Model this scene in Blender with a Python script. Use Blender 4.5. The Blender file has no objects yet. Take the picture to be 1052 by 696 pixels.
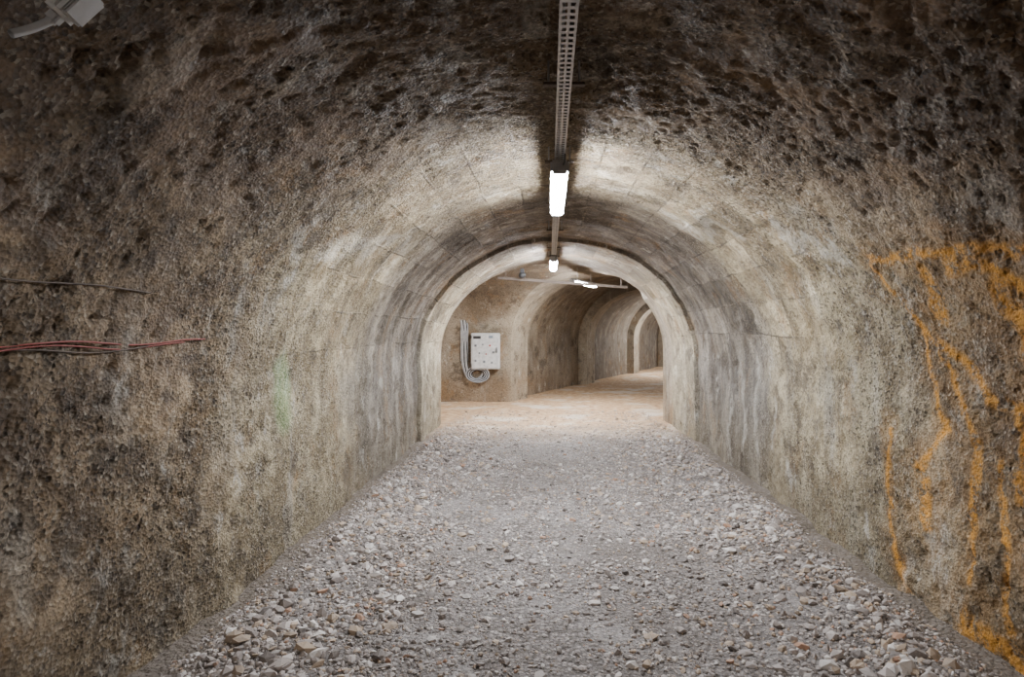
import bpy, bmesh, math, random
import numpy as np
from mathutils import Vector, Matrix
random.seed(4); rng=np.random.default_rng(7)
scene=bpy.context.scene
COL=scene.collection

# ------------------------------------------------------------ helpers
def link(o,parent=None):
    COL.objects.link(o)
    if parent: o.parent=parent
    return o
def empty(name,loc=(0,0,0),rz=0):
    e=bpy.data.objects.new(name,None); e.empty_display_size=.1
    e.location=loc; e.rotation_euler=(0,0,rz); return link(e)
def mesh_np(name,V,F,mat=None,parent=None,smooth=True,n=4):
    me=bpy.data.meshes.new(name)
    V=np.asarray(V,dtype=np.float32); F=np.asarray(F,dtype=np.int32)
    me.vertices.add(len(V)); me.vertices.foreach_set('co',V.ravel())
    me.loops.add(F.size); me.loops.foreach_set('vertex_index',F.ravel())
    me.polygons.add(len(F))
    me.polygons.foreach_set('loop_start',np.arange(0,F.size,n,dtype=np.int32))
    me.polygons.foreach_set('loop_total',np.full(len(F),n,dtype=np.int32))
    me.update(calc_edges=True)
    me.polygons.foreach_set('use_smooth',np.full(len(F),smooth,dtype=bool))
    if mat: me.materials.append(mat)
    return link(bpy.data.objects.new(name,me),parent)
def box(name,loc,size,mat,parent=None,bev=.004,rot=(0,0,0)):
    bm=bmesh.new(); bmesh.ops.create_cube(bm,size=1)
    bmesh.ops.scale(bm,vec=size,verts=bm.verts)
    if bev: bmesh.ops.bevel(bm,geom=bm.edges[:],offset=bev,segments=2,affect='EDGES')
    me=bpy.data.meshes.new(name); bm.to_mesh(me); bm.free(); me.materials.append(mat)
    o=bpy.data.objects.new(name,me); o.location=loc; o.rotation_euler=rot
    return link(o,parent)
def tube(name,pts,r,mat,parent=None,smooth=True):
    cu=bpy.data.curves.new(name,'CURVE'); cu.dimensions='3D'; cu.bevel_depth=r; cu.bevel_resolution=2
    sp=cu.splines.new('BEZIER' if smooth else 'POLY')
    if smooth:
        sp.bezier_points.add(len(pts)-1)
        for b,p in zip(sp.bezier_points,pts):
            b.co=p; b.handle_left_type=b.handle_right_type='AUTO'
    else:
        sp.points.add(len(pts)-1)
        for b,p in zip(sp.points,pts): b.co=(*p,1)
    cu.materials.append(mat)
    return link(bpy.data.objects.new(name,cu),parent)
def vn(u,v,s,seed):
    u=u*s+1000; v=v*s+1000
    iu=np.floor(u).astype(np.int64); iv=np.floor(v).astype(np.int64)
    fu=u-iu; fv=v-iv; fu=fu*fu*(3-2*fu); fv=fv*fv*(3-2*fv)
    def h(a,b):
        x=(a*374761393+b*668265263+seed*974634777)&0x7fffffff
        x=((x^(x>>13))*1274126177)&0x7fffffff
        x=(x^(x>>16))&0xffffff
        return x/float(0xffffff)
    return ((h(iu,iv)*(1-fu)+h(iu+1,iv)*fu)*(1-fv)+(h(iu,iv+1)*(1-fu)+h(iu+1,iv+1)*fu)*fv)*2-1
def fbm(u,v,s,seed,o=4):
    t=0;a=1
    for i in range(o): t=t+a*vn(u,v,s*2**i,seed+i*17); a*=.5
    return t/1.9
def sstep(a,b,x):
    t=np.clip((x-a)/(b-a),0,1); return t*t*(3-2*t)

# ------------------------------------------------------------ node helpers
class NT:
    def __init__(s,name):
        s.m=bpy.data.materials.new(name); s.m.use_nodes=True
        s.t=s.m.node_tree; s.b=s.t.nodes['Principled BSDF']
        s.tc=s.t.nodes.new('ShaderNodeTexCoord')
    def n(s,ty,**k):
        x=s.t.nodes.new(ty)
        for a,b in k.items(): setattr(x,a,b)
        return x
    def l(s,a,b): s.t.links.new(a,b)
    def put(s,sock,v):
        if isinstance(v,bpy.types.NodeSocket): s.l(v,sock)
        else: sock.default_value=v
    def math(s,op,a,b=0.0,clamp=False):
        x=s.n('ShaderNodeMath',operation=op,use_clamp=clamp); s.put(x.inputs[0],a); s.put(x.inputs[1],b); return x.outputs[0]
    def mapr(s,v,a,b,c=0.,d=1.,sm=True):
        x=s.n('ShaderNodeMapRange'); 
        if sm: x.interpolation_type='SMOOTHSTEP'
        s.put(x.inputs[0],v)
        for i,q in enumerate((a,b,c,d)): x.inputs[i+1].default_value=q
        return x.outputs[0]
    def noise(s,scale,detail=6,rough=.6,vec=None,dist=0.):
        x=s.n('ShaderNodeTexNoise'); x.inputs['Scale'].default_value=scale; x.inputs['Detail'].default_value=detail
        x.inputs['Roughness'].default_value=rough; x.inputs['Distortion'].default_value=dist
        s.l(vec or s.tc.outputs['Object'],x.inputs['Vector']); return x.outputs['Fac']
    def vor(s,scale,out='Distance',vec=None,rand=1.):
        x=s.n('ShaderNodeTexVoronoi'); x.inputs['Scale'].default_value=scale; x.inputs['Randomness'].default_value=rand
        s.l(vec or s.tc.outputs['Object'],x.inputs['Vector']); return x.outputs[out]
    def scaled(s,v,off=(0,0,0)):
        x=s.n('ShaderNodeVectorMath',operation='MULTIPLY_ADD'); s.l(s.tc.outputs['Object'],x.inputs[0]); x.inputs[1].default_value=v; x.inputs[2].default_value=off; return x.outputs[0]
    def mix(s,f,a,b,mode='MIX'):
        x=s.n('ShaderNodeMix',data_type='RGBA',blend_type=mode); x.clamp_factor=True
        s.put(x.inputs[0],f)
        for i,v in ((6,a),(7,b)):
            if isinstance(v,tuple): x.inputs[i].default_value=(*v[:3],1)
            else: s.l(v,x.inputs[i])
        return x.outputs[2]
    def bump(s,h,strength,dist,prev=None):
        x=s.n('ShaderNodeBump'); s.put(x.inputs['Strength'],strength); x.inputs['Distance'].default_value=dist
        s.l(h,x.inputs['Height'])
        if prev: s.l(prev,x.inputs['Normal'])
        return x.outputs[0]
def simple(name,col,rough=.6,metal=0.,var=.25):
    k=NT(name)
    c=k.mix(k.mapr(k.noise(14),.35,.7),tuple(col),tuple(q*(1-var) for q in col))
    k.l(c,k.b.inputs['Base Color']); k.b.inputs['Roughness'].default_value=rough; k.b.inputs['Metallic'].default_value=metal
    k.l(k.bump(k.noise(60),.1,.002),k.b.inputs['Normal'])
    return k.m

UX,UY=math.sin(math.radians(24)),math.cos(math.radians(24))
LX,LY=-.81,12.9
org=(LX+1.8*UY,LY-1.8*UX)
RIBS=(4.96,9.76,14.36)

# ------------------------------------------------------------ concrete (tunnel lining)
def concrete(name,main=True):
    k=NT(name)
    sx=k.n('ShaderNodeSeparateXYZ'); k.l(k.tc.outputs['Object'],sx.inputs[0])
    X,Y,Z=sx.outputs
    M=lambda a,b: k.math('MULTIPLY',a,b)
    big=k.noise(1.1,8,.62); med=k.noise(5,8,.65); fine=k.noise(38,6,.7)
    streak=k.noise(1,6,.6,vec=k.scaled((3.2,3.2,.6)))
    rings=k.noise(1,6,.65,vec=k.scaled((.8,3.4,.8)))
    if main:
        yw=k.math('ADD',Y,M(k.math('SUBTRACT',big,.5),2.2))
        brown=k.mix(k.mapr(med,.38,.62),(.165,.110,.066),(.40,.295,.19))
        cream=k.mix(k.mapr(med,.38,.62),(.27,.21,.12),(.53,.45,.305))
        grey=k.mix(k.mapr(streak,.38,.62),(.12,.105,.09),(.35,.315,.27))
        pale=k.mix(k.mapr(med,.38,.62),(.25,.21,.14),(.50,.445,.335))
        c=k.mix(k.mapr(yw,2.3,3.9),brown,cream)
        c=k.mix(k.mapr(yw,4.9,6.0),c,grey)
        c=k.mix(k.mapr(Y,7.95,8.05),c,pale)
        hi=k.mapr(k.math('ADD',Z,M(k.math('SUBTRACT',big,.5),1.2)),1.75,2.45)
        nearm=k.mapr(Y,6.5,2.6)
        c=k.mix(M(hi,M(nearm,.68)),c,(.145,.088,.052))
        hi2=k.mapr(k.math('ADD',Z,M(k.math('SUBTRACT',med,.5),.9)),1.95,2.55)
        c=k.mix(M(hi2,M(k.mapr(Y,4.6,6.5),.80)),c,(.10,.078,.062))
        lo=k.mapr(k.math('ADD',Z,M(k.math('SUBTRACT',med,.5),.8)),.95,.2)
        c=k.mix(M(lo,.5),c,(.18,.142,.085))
    else:
        c=k.mix(k.mapr(big,.35,.62),(.20,.155,.105),(.38,.325,.25))
        c=k.mix(M(k.mapr(streak,.45,.7),.6),c,(.13,.10,.07))
        c=k.mix(M(k.mapr(Z,.9,.1),.5),c,(.25,.155,.08))
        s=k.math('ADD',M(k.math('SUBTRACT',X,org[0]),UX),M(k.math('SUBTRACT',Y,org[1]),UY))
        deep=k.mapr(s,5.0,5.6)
        c=k.mix(M(deep,.65),c,(.13,.115,.10))  # darkens the far stretch: shadow of the recessed bays put into the colour
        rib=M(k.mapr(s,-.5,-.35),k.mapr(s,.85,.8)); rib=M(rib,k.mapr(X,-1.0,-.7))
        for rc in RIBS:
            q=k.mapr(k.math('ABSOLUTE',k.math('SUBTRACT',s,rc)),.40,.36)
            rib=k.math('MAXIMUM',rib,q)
        c=k.mix(M(rib,.38),c,(.58,.51,.39))  # ribs painted paler, as if lit against the shadowed bays
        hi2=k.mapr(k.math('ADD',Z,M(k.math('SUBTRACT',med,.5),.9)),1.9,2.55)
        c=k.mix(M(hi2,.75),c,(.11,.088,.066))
    c=k.mix(M(k.mapr(streak,.57,.70),.38),c,(.58,.55,.48))
    c=k.mix(M(k.mapr(rings,.53,.66),.45),c,(.11,.082,.056))
    c=k.mix(M(k.mapr(rings,.46,.34),.30),c,(.58,.51,.39))
    b1=k.noise(2.4,8,.74); b2=k.noise(1,8,.74,vec=k.scaled((2.1,2.1,1.3),(7,3,5))); b3=k.noise(1,8,.78,vec=k.scaled((3.7,3.7,2.2),(17,23,9)))
    c=k.mix(M(k.mapr(b1,.53,.62),.70),c,(.08,.058,.04))
    c=k.mix(M(k.mapr(b2,.54,.64),.5),c,(.27,.155,.06))
    c=k.mix(M(k.mapr(b3,.57,.65),.6),c,(.60,.57,.51))
    c=k.mix(M(k.mapr(b3,.43,.34),.6),c,(.17,.155,.135))
    sp=k.vor(70,'Color'); sb=k.n('ShaderNodeSeparateColor'); k.l(sp,sb.inputs[0])
    rough=k.mapr(Y,7.5,2.6,.5,1.) if main else k.math('ADD',.3,0)
    patch=k.mapr(k.noise(1.7,4,.55),.40,.52,.55,1.)
    rough=M(rough,patch)
    c=k.mix(M(k.mapr(sb.outputs[0],.68,.95),M(rough,.75)),c,(.05,.034,.022))
    c=k.mix(M(k.mapr(sb.outputs[1],.80,.98),M(rough,.65)),c,(.54,.47,.37))
    c=k.mix(M(k.mapr(fine,.50,.66),.65),c,(.055,.04,.027))
    h=k.noise(26,10,.76)
    if main:
        at=k.n('ShaderNodeAttribute',attribute_name='stain'); sc=k.n('ShaderNodeSeparateColor'); k.l(at.outputs['Color'],sc.inputs[0])
        br=k.mapr(k.noise(13,9,.8),.38,.54)
        c=k.mix(M(sc.outputs[0],M(br,.92)),c,(.80,.37,.05))
        c=k.mix(M(sc.outputs[1],.32),c,(.20,.44,.15))
        c=k.mix(M(sc.outputs[2],M(br,.42)),c,(.66,.63,.56))
        uv=k.n('ShaderNodeUVMap',uv_map='arc')
        dn=k.n('ShaderNodeTexNoise'); dn.inputs['Scale'].default_value=1.6; dn.inputs['Detail'].default_value=5; k.l(uv.outputs[0],dn.inputs['Vector'])
        dv=k.n('ShaderNodeVectorMath',operation='MULTIPLY_ADD'); k.l(dn.outputs['Color'],dv.inputs[0]); dv.inputs[1].default_value=(.07,.07,0); k.l(uv.outputs[0],dv.inputs[2])
        bt=k.n('ShaderNodeTexBrick'); k.l(dv.outputs[0],bt.inputs['Vector'])
        bt.offset=.37; bt.offset_frequency=2
        bt.inputs['Scale'].default_value=1.; bt.inputs['Mortar Size'].default_value=.010; bt.inputs['Mortar Smooth'].default_value=.5
        bt.inputs['Brick Width'].default_value=.85; bt.inputs['Row Height'].default_value=.30
        bt.inputs['Color1'].default_value=(0,0,0,1); bt.inputs['Color2'].default_value=(1,1,1,1); bt.inputs['Mortar'].default_value=(.5,.5,.5,1)
        zone=M(k.mapr(Y,3.0,4.6),k.mapr(Z,1.0,1.5))
        c=k.mix(M(zone,.8),c,k.mix(.45,(.5,.46,.4),bt.outputs['Color']),'OVERLAY')
        seam=M(M(bt.outputs['Fac'],zone),k.mapr(k.noise(3.1,5,.7),.44,.60))
        c=k.mix(M(seam,.65),c,(.06,.047,.035))
        n=k.bump(h,M(k.mapr(Y,7.5,2.6,.75,1.),patch),.045)
        n=k.bump(k.vor(70),M(k.mapr(Y,7.0,2.6,.35,1.),patch),.011,n)
        n=k.bump(k.math('SUBTRACT',1,seam),.6,.015,n)
    else:
        n=k.bump(h,.8,.05)
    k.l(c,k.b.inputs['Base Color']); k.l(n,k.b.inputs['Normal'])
    k.l(k.mapr(med,.35,.65,.55,.9),k.b.inputs['Roughness'])
    k.b.inputs['Specular IOR Level'].default_value=.4
    return k.m
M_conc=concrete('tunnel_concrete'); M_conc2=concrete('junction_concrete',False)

# ------------------------------------------------------------ tunnel profile
CX,A,ZS,TOP=.115,1.815,1.15,2.70
def profile(N,inset=0.,zb=-.12,cx=CX,a=A,zs=ZS,top=TOP):
    a=a-inset; b=top-inset-zs
    t=np.linspace(0,math.pi,400)
    p=np.stack([cx-a*np.cos(t),zs+b*np.sin(t)],1)
    p=np.vstack([[cx-a,zb],p,[cx+a,zb]])
    d=np.r_[0,np.cumsum(np.linalg.norm(np.diff(p,axis=0),axis=1))]
    s=np.linspace(0,d[-1],N)
    return np.stack([np.interp(s,d,p[:,0]),np.interp(s,d,p[:,1])],1),s
def offset(y):
    o=np.where(y<8.0,-.05,0.)
    o=np.where(y<5.42,-.03,o)
    return o-.04*(1-sstep(2.2,3.4,y))
YEND=9.47
N=381
ys=np.r_[np.linspace(-8,1.6,90,endpoint=False),np.linspace(1.6,4.2,200,endpoint=False),np.linspace(4.2,YEND,300)]
for e in (5.42,8.0):
    ys=np.r_[ys,e-.004,e+.004]
ys=np.unique(np.sort(ys)); M=len(ys)
P=[profile(N,float(o)) for o in offset(ys)]
PX=np.array([p[0][:,0] for p in P]); PZ=np.array([p[0][:,1] for p in P])
S=np.linspace(0,P[-1][1][-1],N)[None,:].repeat(M,0); YY=ys[:,None].repeat(N,1)
tx=np.gradient(PX,axis=1); tz=np.gradient(PZ,axis=1); L=np.hypot(tx,tz); nx=tz/L; nz=-tx/L
smoothp=.5+.5*sstep(-.25,.15,fbm(S,YY,.9,611,3))
roughm=(1-sstep(2.8,5.0,YY))*smoothp
D=.030*fbm(S,YY,1.2,3)+ (.012+.010*roughm)*fbm(S,YY,7,21,4)
pit=np.clip(fbm(S,YY,30,55,3)-.08,0,1); D-= (.012+.034*roughm)*pit
chunk=np.clip(fbm(S,YY,6,91,4)-.3,0,1); D-=.05*roughm*chunk
D-=.018*(1-roughm)*np.clip(fbm(S,YY,5,131,3)-.25,0,1)*3
fade=1-sstep(YEND-.15,YEND,YY); D=D*fade
VX=PX+nx*D; VZ=PZ+nz*D
V=np.stack([VX,YY,VZ],-1)
def strokes(side,lines,j=.05):
    m=np.zeros_like(YY); w0=(VX>CX) if side>0 else (VX<CX)
    jy=YY+j*fbm(S,YY,5,201,3); jz=VZ+j*fbm(S,YY,5,301,3)
    for pts,w in lines:
        for (a,b) in zip(pts[:-1],pts[1:]):
            ax,ay=a;bx,by=b; dx,dy=bx-ax,by-ay
            t=np.clip(((jy-ax)*dx+(jz-ay)*dy)/(dx*dx+dy*dy+1e-9),0,1)
            d=np.hypot(jy-ax-t*dx,jz-ay-t*dy)
            m=np.maximum(m,1-sstep(w*.4,w*1.3,d))
    return m*w0
ol=[([(3.28,1.92),(2.9,1.86),(2.45,1.81),(2.2,1.8)],.026),([(2.97,1.78),(2.93,1.58)],.058),
 ([(3.3,1.9),(3.1,1.5),(3.1,1.2)],.018),([(2.55,1.66),(2.47,1.46),(2.42,1.27)],.06),
 ([(2.97,1.41),(2.8,1.32),(2.74,1.2),(2.45,1.15)],.038),([(3.46,.92),(3.51,.6),(3.41,.3),(3.3,.1)],.028),
 ([(3.18,.79),(3.14,.49)],.05),([(2.84,1.0),(2.81,.58)],.036),([(2.84,.13),(2.62,.10),(2.4,.0)],.07),
 ([(3.1,1.23),(3.0,1.02),(3.15,.85)],.026),([(2.48,.86),(2.45,.55)],.045),([(2.75,1.8),(2.5,1.72),(2.3,1.6)],.045),
 ([(2.6,1.2),(2.5,1.0),(2.55,.8)],.024),([(3.2,1.7),(2.95,1.3),(2.8,.9),(2.8,.3)],.018),([(2.65,.9),(2.6,.2)],.022)]
orange=strokes(1,ol,.07)
orange=np.maximum(orange,.18*strokes(1,[(p,w*4) for p,w in ol],.15))
green=strokes(-1,[([(3.9,1.25),(3.92,.95)],.13)])
white=strokes(1,[([(5.8,1.15),(5.8,.35)],.06),([(6.2,1.1),(6.15,.3)],.06),([(5.3,.9),(5.35,.5)],.04),([(3.95,1.33),(3.92,1.22)],.07),
  ([(4.0,2.15),(3.5,2.05)],.06),([(5.4,2.4),(4.6,2.3)],.06),([(3.3,.3),(3.3,.1)],.04),([(6.6,.8),(6.6,.2)],.06)],.18)
white=np.maximum(white,strokes(-1,[([(4.6,2.15),(3.9,2.0)],.10),([(5.4,2.3),(4.7,2.25)],.06),([(6.3,1.3),(6.3,.9)],.04),([(3.6,1.8),(3.4,2.1)],.05)],.18))
white=np.maximum(white,((np.abs(VX+.05)<.05)&(YY>1.7)&(YY<2.6)&(VZ>2.3))*1.)
def sheet(name,i0,i1):
    sub=V[:,i0:i1]; m,n=sub.shape[:2]
    I=np.arange(m*n).reshape(m,n)
    F=np.stack([I[:-1,:-1],I[:-1,1:],I[1:,1:],I[1:,:-1]],-1).reshape(-1,4)
    o=mesh_np(name,sub.reshape(-1,3),F,M_conc)
    me=o.data
    at=me.color_attributes.new('stain','FLOAT_COLOR','POINT')
    C=np.stack([orange[:,i0:i1],green[:,i0:i1],white[:,i0:i1],np.ones((m,n))],-1).reshape(-1).astype(np.float32)
    at.data.foreach_set('color',C)
    uv=me.uv_layers.new(name='arc')
    U=np.stack([YY[:,i0:i1],S[:,i0:i1]],-1).reshape(-1,2)
    uv.data.foreach_set('uv',U[F.ravel()].astype(np.float32).ravel())
    return o
arc=S[0]; k1=int(np.searchsorted(arc,ZS+.12+.35)); k2=N-k1
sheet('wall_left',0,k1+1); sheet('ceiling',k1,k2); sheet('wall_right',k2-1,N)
pb,_=profile(60,-.1); vb=[(x,-8,z) for x,z in pb]
me=bpy.data.meshes.new('wall_near'); me.from_pydata(vb,[],[list(range(len(vb)))]); me.materials.append(M_conc2)
link(bpy.data.objects.new('wall_near',me))

# ------------------------------------------------------------ junction + rear tunnel (union of real volumes)
def sweep(name,org,ddir,stations,N=70,**kw):
    rx,ry=ddir[1],-ddir[0]
    kw.setdefault('cx',0)
    bm=bmesh.new(); rings=[]
    for s,ins in stations:
        p,_=profile(N,ins,zb=-.12,**kw)
        rings.append([bm.verts.new((org[0]+ddir[0]*s+rx*x,org[1]+ddir[1]*s+ry*x,z)) for x,z in p])
    for a,b in zip(rings[:-1],rings[1:]):
        for i in range(N):
            j=(i+1)%N
            bm.faces.new((a[i],a[j],b[j],b[i]))
    bm.faces.new(rings[0][::-1]); bm.faces.new(rings[-1])
    bmesh.ops.recalc_face_normals(bm,faces=bm.faces)
    me=bpy.data.meshes.new(name); bm.to_mesh(me); bm.free(); me.materials.append(M_conc2)
    return link(bpy.data.objects.new(name,me))
def rearp(s,off=0.,z=0.):
    return (org[0]+UX*s+UY*off,org[1]+UY*s-UX*off,z)
R=-.24
st=[(-1.5,0),(.8,0),(.82,R),(4.6,R),(4.62,0),(5.3,0),(5.32,R),(9.4,R),(9.42,0),(10.1,0),(10.12,R),(14,R),(14.02,0),(14.7,0),(14.72,R),(24,R)]
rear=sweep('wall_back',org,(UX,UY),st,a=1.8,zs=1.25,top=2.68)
branch=sweep('b',(-9,11.2),(1,0),[(0,0),(10.6,0)],a=1.7,zs=1.2,top=2.78)
stub=sweep('s',(CX,8.9),(0,1),[(0,0),(2.2,0)],N=120,a=A,zs=ZS,top=TOP)
for o in (branch,stub):
    md=rear.modifiers.new('u','BOOLEAN'); md.operation='UNION'; md.solver='EXACT'; md.object=o
dg=bpy.context.evaluated_depsgraph_get(); me=bpy.data.meshes.new_from_object(rear.evaluated_get(dg))
rear.modifiers.clear(); rear.data=me
for o in (branch,stub): bpy.data.objects.remove(o)
bm=bmesh.new(); bm.from_mesh(me)
bmesh.ops.bisect_plane(bm,geom=bm.verts[:]+bm.edges[:]+bm.faces[:],plane_co=(0,YEND-.005,0),plane_no=(0,1,0),clear_inner=True)
kill=[f for f in bm.faces if f.calc_center_median().z<-.1]
bmesh.ops.delete(bm,geom=kill,context='FACES')
bmesh.ops.reverse_faces(bm,faces=bm.faces[:])
bm.to_mesh(me); bm.free()

# ------------------------------------------------------------ floor
k=NT('gravel_floor')
sx=k.n('ShaderNodeSeparateXYZ'); k.l(k.tc.outputs['Object'],sx.inputs[0]); X,Y,Z=sx.outputs
big=k.noise(1.3,7,.6); med=k.noise(9,6,.65)
vc=k.vor(42,'Color'); s2=k.n('ShaderNodeSeparateColor'); k.l(vc,s2.inputs[0])
vd=k.vor(42); vc2=k.vor(100,'Color'); s3=k.n('ShaderNodeSeparateColor'); k.l(vc2,s3.inputs[0])
g=k.mix(s2.outputs[0],(.14,.12,.108),(.46,.41,.385))
g=k.mix(k.math('MULTIPLY',s3.outputs[0],.5),g,(.22,.185,.16))
dust=k.mapr(k.noise(1.9,7,.7),.46,.60)
g=k.mix(k.math('MULTIPLY',k.mapr(vd,.35,.6),.55),g,(.075,.065,.058))
g=k.mix(k.math('MULTIPLY',dust,.35),g,(.44,.41,.395))
g=k.mix(k.math('MULTIPLY',k.mapr(k.noise(1,6,.65,vec=k.scaled((1.5,1.1,1),(4,8,2))),.48,.60),.6),g,(.14,.115,.098))
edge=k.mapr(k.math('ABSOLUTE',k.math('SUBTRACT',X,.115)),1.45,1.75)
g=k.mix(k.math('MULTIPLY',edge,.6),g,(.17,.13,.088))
sand=k.mix(k.mapr(med,.35,.65),(.34,.195,.095),(.58,.41,.25))
sand=k.mix(k.mapr(big,.50,.66),sand,(.58,.50,.41))
yw=k.math('ADD',Y,k.math('MULTIPLY',k.math('SUBTRACT',big,.5),3.5))
c=k.mix(k.mapr(yw,7.8,10.2),g,sand)
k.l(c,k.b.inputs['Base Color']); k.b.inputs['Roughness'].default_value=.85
fl=k.mapr(Y,8.,10.5,1.,.5)
n=k.bump(k.noise(14,8,.7),k.math('MULTIPLY',fl,1.),.045)
n=k.bump(vd,k.math('MULTIPLY',fl,.9),-.017,n)
n=k.bump(k.vor(100),k.math('MULTIPLY',fl,.6),-.006,n)
k.l(n,k.b.inputs['Normal']); M_floor=k.m
def floor_h(x,y):
    h=.020*fbm(x,y,1.1,401,3)+.008*fbm(x,y,9,431,3)
    e=np.maximum(sstep(.95,1.8,x-CX),sstep(.95,1.8,CX-x))
    h=h+e*(.05+.05*fbm(x,y,2.5,470,4))*(1-sstep(9,10.5,y))
    return h
xs=np.r_[np.linspace(-10,-2,25,endpoint=False),np.linspace(-2,2.2,170,endpoint=False),np.linspace(2.2,16,45)]
yf=np.r_[np.linspace(-8.3,1.8,80,endpoint=False),np.linspace(1.8,10,280,endpoint=False),np.linspace(10,36,120)]
XX,YF=np.meshgrid(xs,yf); H=floor_h(XX,YF)
I=np.arange(XX.size).reshape(XX.shape)
F=np.stack([I[:-1,:-1],I[:-1,1:],I[1:,1:],I[1:,:-1]],-1).reshape(-1,4)
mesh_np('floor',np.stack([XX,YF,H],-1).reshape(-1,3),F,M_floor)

k=NT('stone'); at=k.n('ShaderNodeAttribute',attribute_name='tint')
c=k.mix(k.mapr(k.noise(50),.35,.65),at.outputs['Color'],(.38,.335,.30)); 
c=k.mix(.75,c,at.outputs['Color'])
k.l(c,k.b.inputs['Base Color']); k.b.inputs['Roughness'].default_value=.8
k.l(k.bump(k.noise(120),.4,.004),k.b.inputs['Normal']); M_st=k.m
bm=bmesh.new(); bmesh.ops.create_icosphere(bm,subdivisions=1,radius=1)
iv=np.array([v.co[:] for v in bm.verts]); bm.verts.index_update()
it=np.array([[v.index for v in f.verts] for f in bm.faces]); bm.free()
cnt=70000
yy=1.9+ (rng.random(cnt)**1.3)*9.5
u=rng.random(cnt)*2-1; xx=CX+1.765*np.sign(u)*np.abs(u)**.88
keep=(fbm(xx,yy,2.2,777,3)*1.2+rng.random(cnt)*1.1+np.abs(xx-CX)*.12)>.22
keep&=(rng.random(cnt)<1-.85*sstep(7.0,10.5,yy))
xx,yy=xx[keep],yy[keep]; cnt=len(xx)
r=.0035+.0085*rng.random(cnt)**1.9+.020*(rng.random(cnt)**15)
r*=1+.40*sstep(.8,1.3,np.abs(xx-CX))
nearw=sstep(1.62,1.76,np.abs(xx-CX)); r=r*(1-nearw)+np.minimum(r,.008)*nearw
zz=floor_h(xx,yy)+r*.18
sc=r[:,None]*(.6+.8*rng.random((cnt,3))); sc[:,2]*=.75
vv=iv[None]*(1+.34*(rng.random((cnt,len(iv),1))-.5)*2)*sc[:,None,:]
a=rng.random(cnt)*6.283; ca,sa=np.cos(a)[:,None],np.sin(a)[:,None]
tl=(rng.random(cnt)-.5)*1.2; ct,stt=np.cos(tl)[:,None],np.sin(tl)[:,None]
x0,y0,z0=vv[...,0],vv[...,1],vv[...,2]
y1=y0*ct-z0*stt; z1=y0*stt+z0*ct
x2=x0*ca-y1*sa; y2=x0*sa+y1*ca
VV=np.stack([x2+xx[:,None],y2+yy[:,None],z1+zz[:,None]],-1).reshape(-1,3)
FF=(it[None]+(np.arange(cnt)*len(iv))[:,None,None]).reshape(-1,3)
go=mesh_np('gravel',VV,FF,M_st,smooth=False,n=3)
base=np.array([[.39,.345,.32],[.26,.225,.205],[.56,.52,.49],[.40,.305,.22],[.14,.12,.11],[.38,.22,.14]])
ch=rng.choice(6,cnt,p=[.32,.26,.16,.14,.09,.03]); tc=base[ch]*(.7+.5*rng.random((cnt,1)))
tc=tc*(1-.25*sstep(.0,.5,fbm(xx,yy,1.4,888,3)))[:,None]
tc=tc*(1-.5*sstep(7.8,10,yy))[:,None]+np.array([[.48,.35,.24]])*(.5*sstep(7.8,10,yy))[:,None]
tc=np.c_[tc,np.ones(cnt)].repeat(len(iv),0).astype(np.float32)
ca_=go.data.color_attributes.new('tint','FLOAT_COLOR','POINT'); ca_.data.foreach_set('color',tc.ravel())

# ------------------------------------------------------------ fittings materials
M_galv=simple('galvanised_steel',(.42,.42,.43),.45,.55)
M_plast=simple('grey_plastic',(.42,.42,.43),.5)
M_white=simple('white_enamel',(.60,.61,.61),.4)
M_dark=simple('dark_plastic',(.03,.03,.032),.5)
M_black=simple('black_cable',(.025,.025,.027),.5)
M_gcable=simple('grey_cable',(.36,.37,.39),.5)
M_red=simple('red_cable',(.30,.06,.045),.6)
M_rust=simple('rusty_steel',(.12,.09,.07),.7,.2)
def emis(name,strength,col=(.93,.96,1)):
    k=NT(name); k.b.inputs['Base Color'].default_value=(.9,.9,.9,1)
    k.b.inputs['Emission Color'].default_value=(*col,1); k.b.inputs['Emission Strength'].default_value=strength; return k.m
M_led=emis('led_diffuser',400.,(.90,.94,1))
M_led2=emis('led_diffuser_bright',560.,(.92,.95,1))
M_led_b=emis('led_diffuser_rear',360.,(.98,.97,.97))
M_led_j=emis('led_diffuser_junction',520.,(.98,.97,.96))
M_led_w=emis('led_diffuser_warm',290.,(1,.94,.87))

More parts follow.
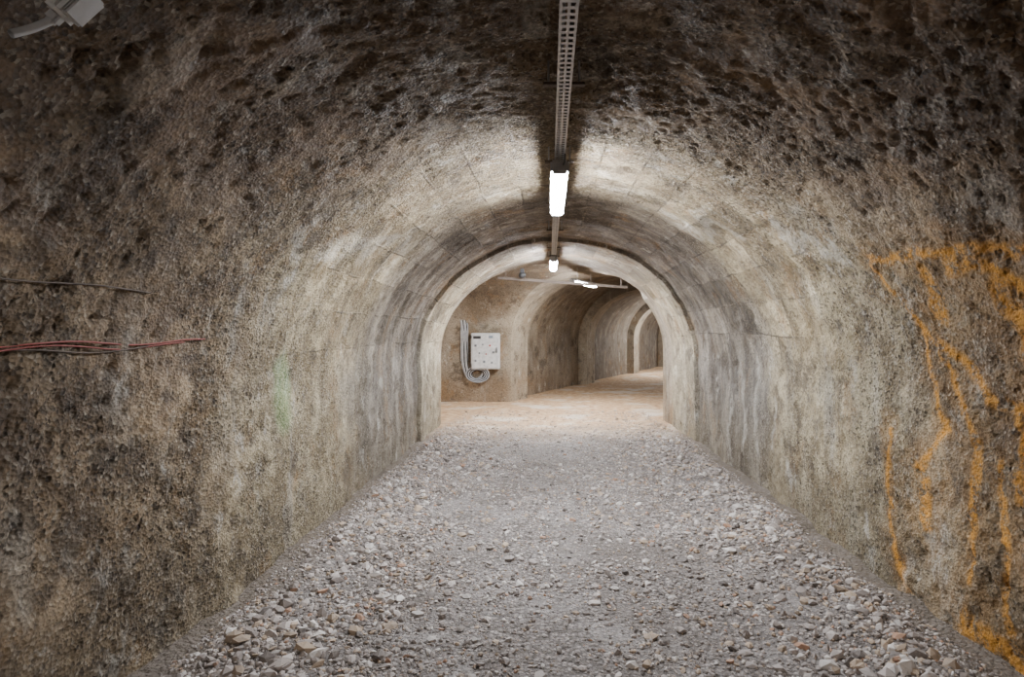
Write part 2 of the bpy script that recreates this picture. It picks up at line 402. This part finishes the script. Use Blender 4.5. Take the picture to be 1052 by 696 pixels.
TX=.068; TZ=2.595
def lamp(loc,rz,length=1.3,mat=None,w=.105,top=.052):
    e=empty('batten_lamp',loc,rz)
    n=12; prof=[]
    for i in range(n+1):
        t=math.pi*i/n; prof.append((-math.cos(t)*w/2,-.004-math.sin(t)*w*.40))
    vs=[];fs=[]
    st=[(-length/2+.03,.75),(-length/2+.06,1),(length/2-.06,1),(length/2-.03,.75)]
    for y,s in st:
        for x,z in prof: vs.append((x*s,y,z*s))
    m=n+1
    for j in range(3):
        for i in range(n): fs.append((j*m+i,j*m+i+1,(j+1)*m+i+1,(j+1)*m+i))
    fs.append(tuple(range(m))[::-1]); fs.append(tuple(range(3*m,4*m)))
    me=bpy.data.meshes.new('diffuser'); me.from_pydata(vs,[],fs); me.materials.append(mat or M_led); link(bpy.data.objects.new('diffuser',me),e)
    box('housing',(0,0,.022),(w*1.12,length,.052),M_plast,e,.012)
    for s in(-1,1):
        box('end_cap',(0,s*(length/2-.005),.0),(w*1.14,.035,.085),M_plast,e,.015)
        box('clip',(0,s*length*.28,.012),(w*1.2,.02,.04),M_galv,e,.003)
        tube('hanger',[(0,s*length*.3,.045),(0,s*length*.3,top)],.006,M_galv,e,False)
    tube('feed_cable',[(0.02,-length/2,.01),(.03,-length/2-.06,.02),(.03,-length/2-.12,.045)],.006,M_black,e)
    return e
lamp((TX,4.48,2.535),0,1.38)
lamp((TX,9.25,2.535),0,mat=M_led2)
a24=-math.radians(24)
lamp(rearp(-.35,0,2.45),a24,1.25,M_led_b,top=.27)
lamp(rearp(9.6,0,2.45),a24,1.25,M_led_j,top=.22)
lamp(rearp(16.5,0,2.45),a24,1.25,M_led_j,top=.4)
lamp((-4.6,11.2,2.5),math.pi/2,1.25,M_led_w,top=.28)
lamp((TX,-2.4,2.535),0,1.3,M_led_w)  # unseen lamp added behind the camera to brighten the near walls

def tray(y0,y1):
    e=empty('cable_tray',(TX,0,TZ))
    xe=[-.033,-.023,-.005,.005,.023,.033]; pitch=.042; hole=.024
    vs=[];fs=[]
    rows=[]; y=y0
    while y<y1:
        rows+= [(y,False),(y+pitch-hole,True)]; y+=pitch
    rows.append((y,False))
    for yv,_ in rows:
        vs.append((-.033,yv,.022))
        for x in xe: vs.append((x,yv,0))
        vs.append((.033,yv,.022))
    m=8
    for j in range(len(rows)-1):
        for i in range(m-1):
            if rows[j][1] and i in (2,4): continue
            fs.append((j*m+i,j*m+i+1,(j+1)*m+i+1,(j+1)*m+i))
    me=bpy.data.meshes.new('perforated_channel'); me.from_pydata(vs,[],fs); me.materials.append(M_galv)
    o=link(bpy.data.objects.new('perforated_channel',me),e)
    md=o.modifiers.new('s','SOLIDIFY'); md.thickness=.002; md.offset=1
    for yb in [-6,-4,-2,0,1.3,2.75,4.0,5.3,6.7,8.1,9.0]:
        box('cross_bracket',(0,yb,.032),(.19,.035,.012),M_rust,e,.002)
        for s in(-1,1): tube('hanger',[(s*.07,yb,.03),(s*.07,yb,.14)],.005,M_galv,e,False)
    tube('cable',[(.012,y0,.012)]+[(.012+.006*math.sin(i),y0+(y1-y0)*i/12,.012) for i in range(1,12)]+[(.012,y1,.012)],.007,M_black,e)
    tube('cable',[(-.012,y0,.012)]+[(-.012+.005*math.sin(i*1.7),y0+(y1-y0)*i/12,.012) for i in range(1,12)]+[(-.012,y1,.012)],.006,M_gcable,e)
tray(-7,9.9)

e=empty('support_strut')
box('bar',(.24,10.45,2.35),(2.25,.05,.045),M_rust,e,.004,(0,math.radians(4.2),0))
for x,z in((-.75,2.42),(1.25,2.28)): tube('hanger',[(x,10.45,z),(x,10.45,2.62)],.01,M_rust,e,False)
e=empty('security_camera',(-.46,10.35,2.5))
box('mount',(0,0,.03),(.07,.07,.10),M_dark,e,.01)
bm=bmesh.new(); bmesh.ops.create_uvsphere(bm,u_segments=20,v_segments=12,radius=.065)
for v in bm.verts: v.co.z=v.co.z*.9-.03
me=bpy.data.meshes.new('dome'); bm.to_mesh(me); bm.free(); me.materials.append(M_dark); link(bpy.data.objects.new('dome',me),e)

e=empty('electrical_cabinet',(-1.34,12.78,1.09))
box('body',(0,0,0),(.60,.22,.76),M_white,e,.012)
box('door',(0,-.118,0),(.56,.016,.72),M_white,e,.006)
box('label',(-.17,-.129,.29),(.16,.004,.06),M_black,e,.001)
box('label',(.12,-.129,.3),(.09,.004,.05),simple('label_grey',(.2,.25,.3)),e,.001)
M_sw=simple('switch_red',(.5,.06,.04)); M_gr=simple('switch_grey',(.2,.22,.24))
for (sx_,sz_,m_,q) in ((-.2,.12,M_gr,.03),(-.05,.14,M_gr,.02),(.1,.12,M_sw,.022),(.17,-.02,M_gr,.03),(-.12,-.04,M_gr,.022),(.02,-.06,M_sw,.018),(-.2,-.2,M_gr,.026),(-.02,-.22,M_gr,.03),(.14,-.24,M_gr,.024)):
    box('socket',(sx_,-.132,sz_),(q*1.6,.012,q*1.6),m_,e,.004)
box('handle',(.24,-.135,0.02),(.02,.02,.12),M_dark,e,.004)
for s in(-1,1):
    for z in(-.3,.3): box('hinge',(-.285,-.12,z),(.02,.02,.06),M_galv,e,.003)
e2=empty('cable_bundle')
for i in range(6):
    x=-1.86+.022*i
    pts=[(x-.12,12.52-.01*i,2.35),(x-.05,12.75,1.95),(x,12.82,1.6),(x+.01,12.82,1.1),(x+.04,12.81,.72),(x+.14,12.8,.52-.015*i),(x+.3,12.8,.50-.015*i),(x+.42,12.8,.58),(x+.44-.02*i,12.8,.74)]
    tube('cable',pts,.012,(M_gcable,M_white,M_black)[i%3],e2)
for i in range(6):
    Rr=.12+.02*i; cx,cz=-1.5,.60
    pts=[(cx+Rr*1.1*math.cos(t),12.74-.01*i,cz+Rr*.75*math.sin(t)) for t in np.linspace(0,6.4,12)]
    tube('coil',pts,.012,M_gcable if i%2 else M_black,e2)
box('cable_channel',(-1.80,12.84,1.45),(.16,.05,1.15),M_gcable,e2,.006)

def wall_y(side,z,y,off=.0):
    i=int(np.argmin(abs(ys-y))); sel=np.where((VX[i]>CX) if side>0 else (VX[i]<CX))[0]
    j=sel[np.argmin(abs(VZ[i][sel]-z))]; return VX[i,j]-side*off
for z,mat,r,y1,am in((1.455,M_red,.0035,2.95,.010),(1.44,M_red,.003,2.8,.012),(1.43,M_rust,.003,2.6,.010),(1.665,M_rust,.003,2.5,.005)):
    pts=[]
    for i,y in enumerate(np.linspace(-3,y1,40)):
        zz_=z+am*math.sin(i*1.3+z*40)
        pts.append((wall_y(-1,zz_,y,.008),y,zz_))
    tube('red_cable' if mat is M_red else 'wall_cable',pts,r,mat)

e=empty('junction_box',(-1.085,1.38,2.26)); e.rotation_euler=(0,math.radians(-50),math.radians(15))
box('body',(0,0,0),(.10,.10,.04),M_white,e,.010)
box('lid',(0,0,-.024),(.08,.08,.012),M_plast,e,.005)
box('conduit_socket',(-.06,0,0),(.03,.028,.028),M_plast,e,.006)
tube('conduit',[(-.07,0,0),(-.11,-.02,.0),(-.15,-.05,.0)],.009,M_plast,e)

w=bpy.data.worlds.new('World'); scene.world=w; w.use_nodes=True
w.node_tree.nodes['Background'].inputs[0].default_value=(0.01,.01,.01,1)
cam=bpy.data.cameras.new('cam'); cam.sensor_width=36; cam.lens=620/1052*36
cam.shift_x=-38/1052; cam.shift_y=-7/1052
co=bpy.data.objects.new('camera',cam); co.location=(0,0,1.5); co.rotation_euler=(math.pi/2,0,0); link(co)
scene.camera=co
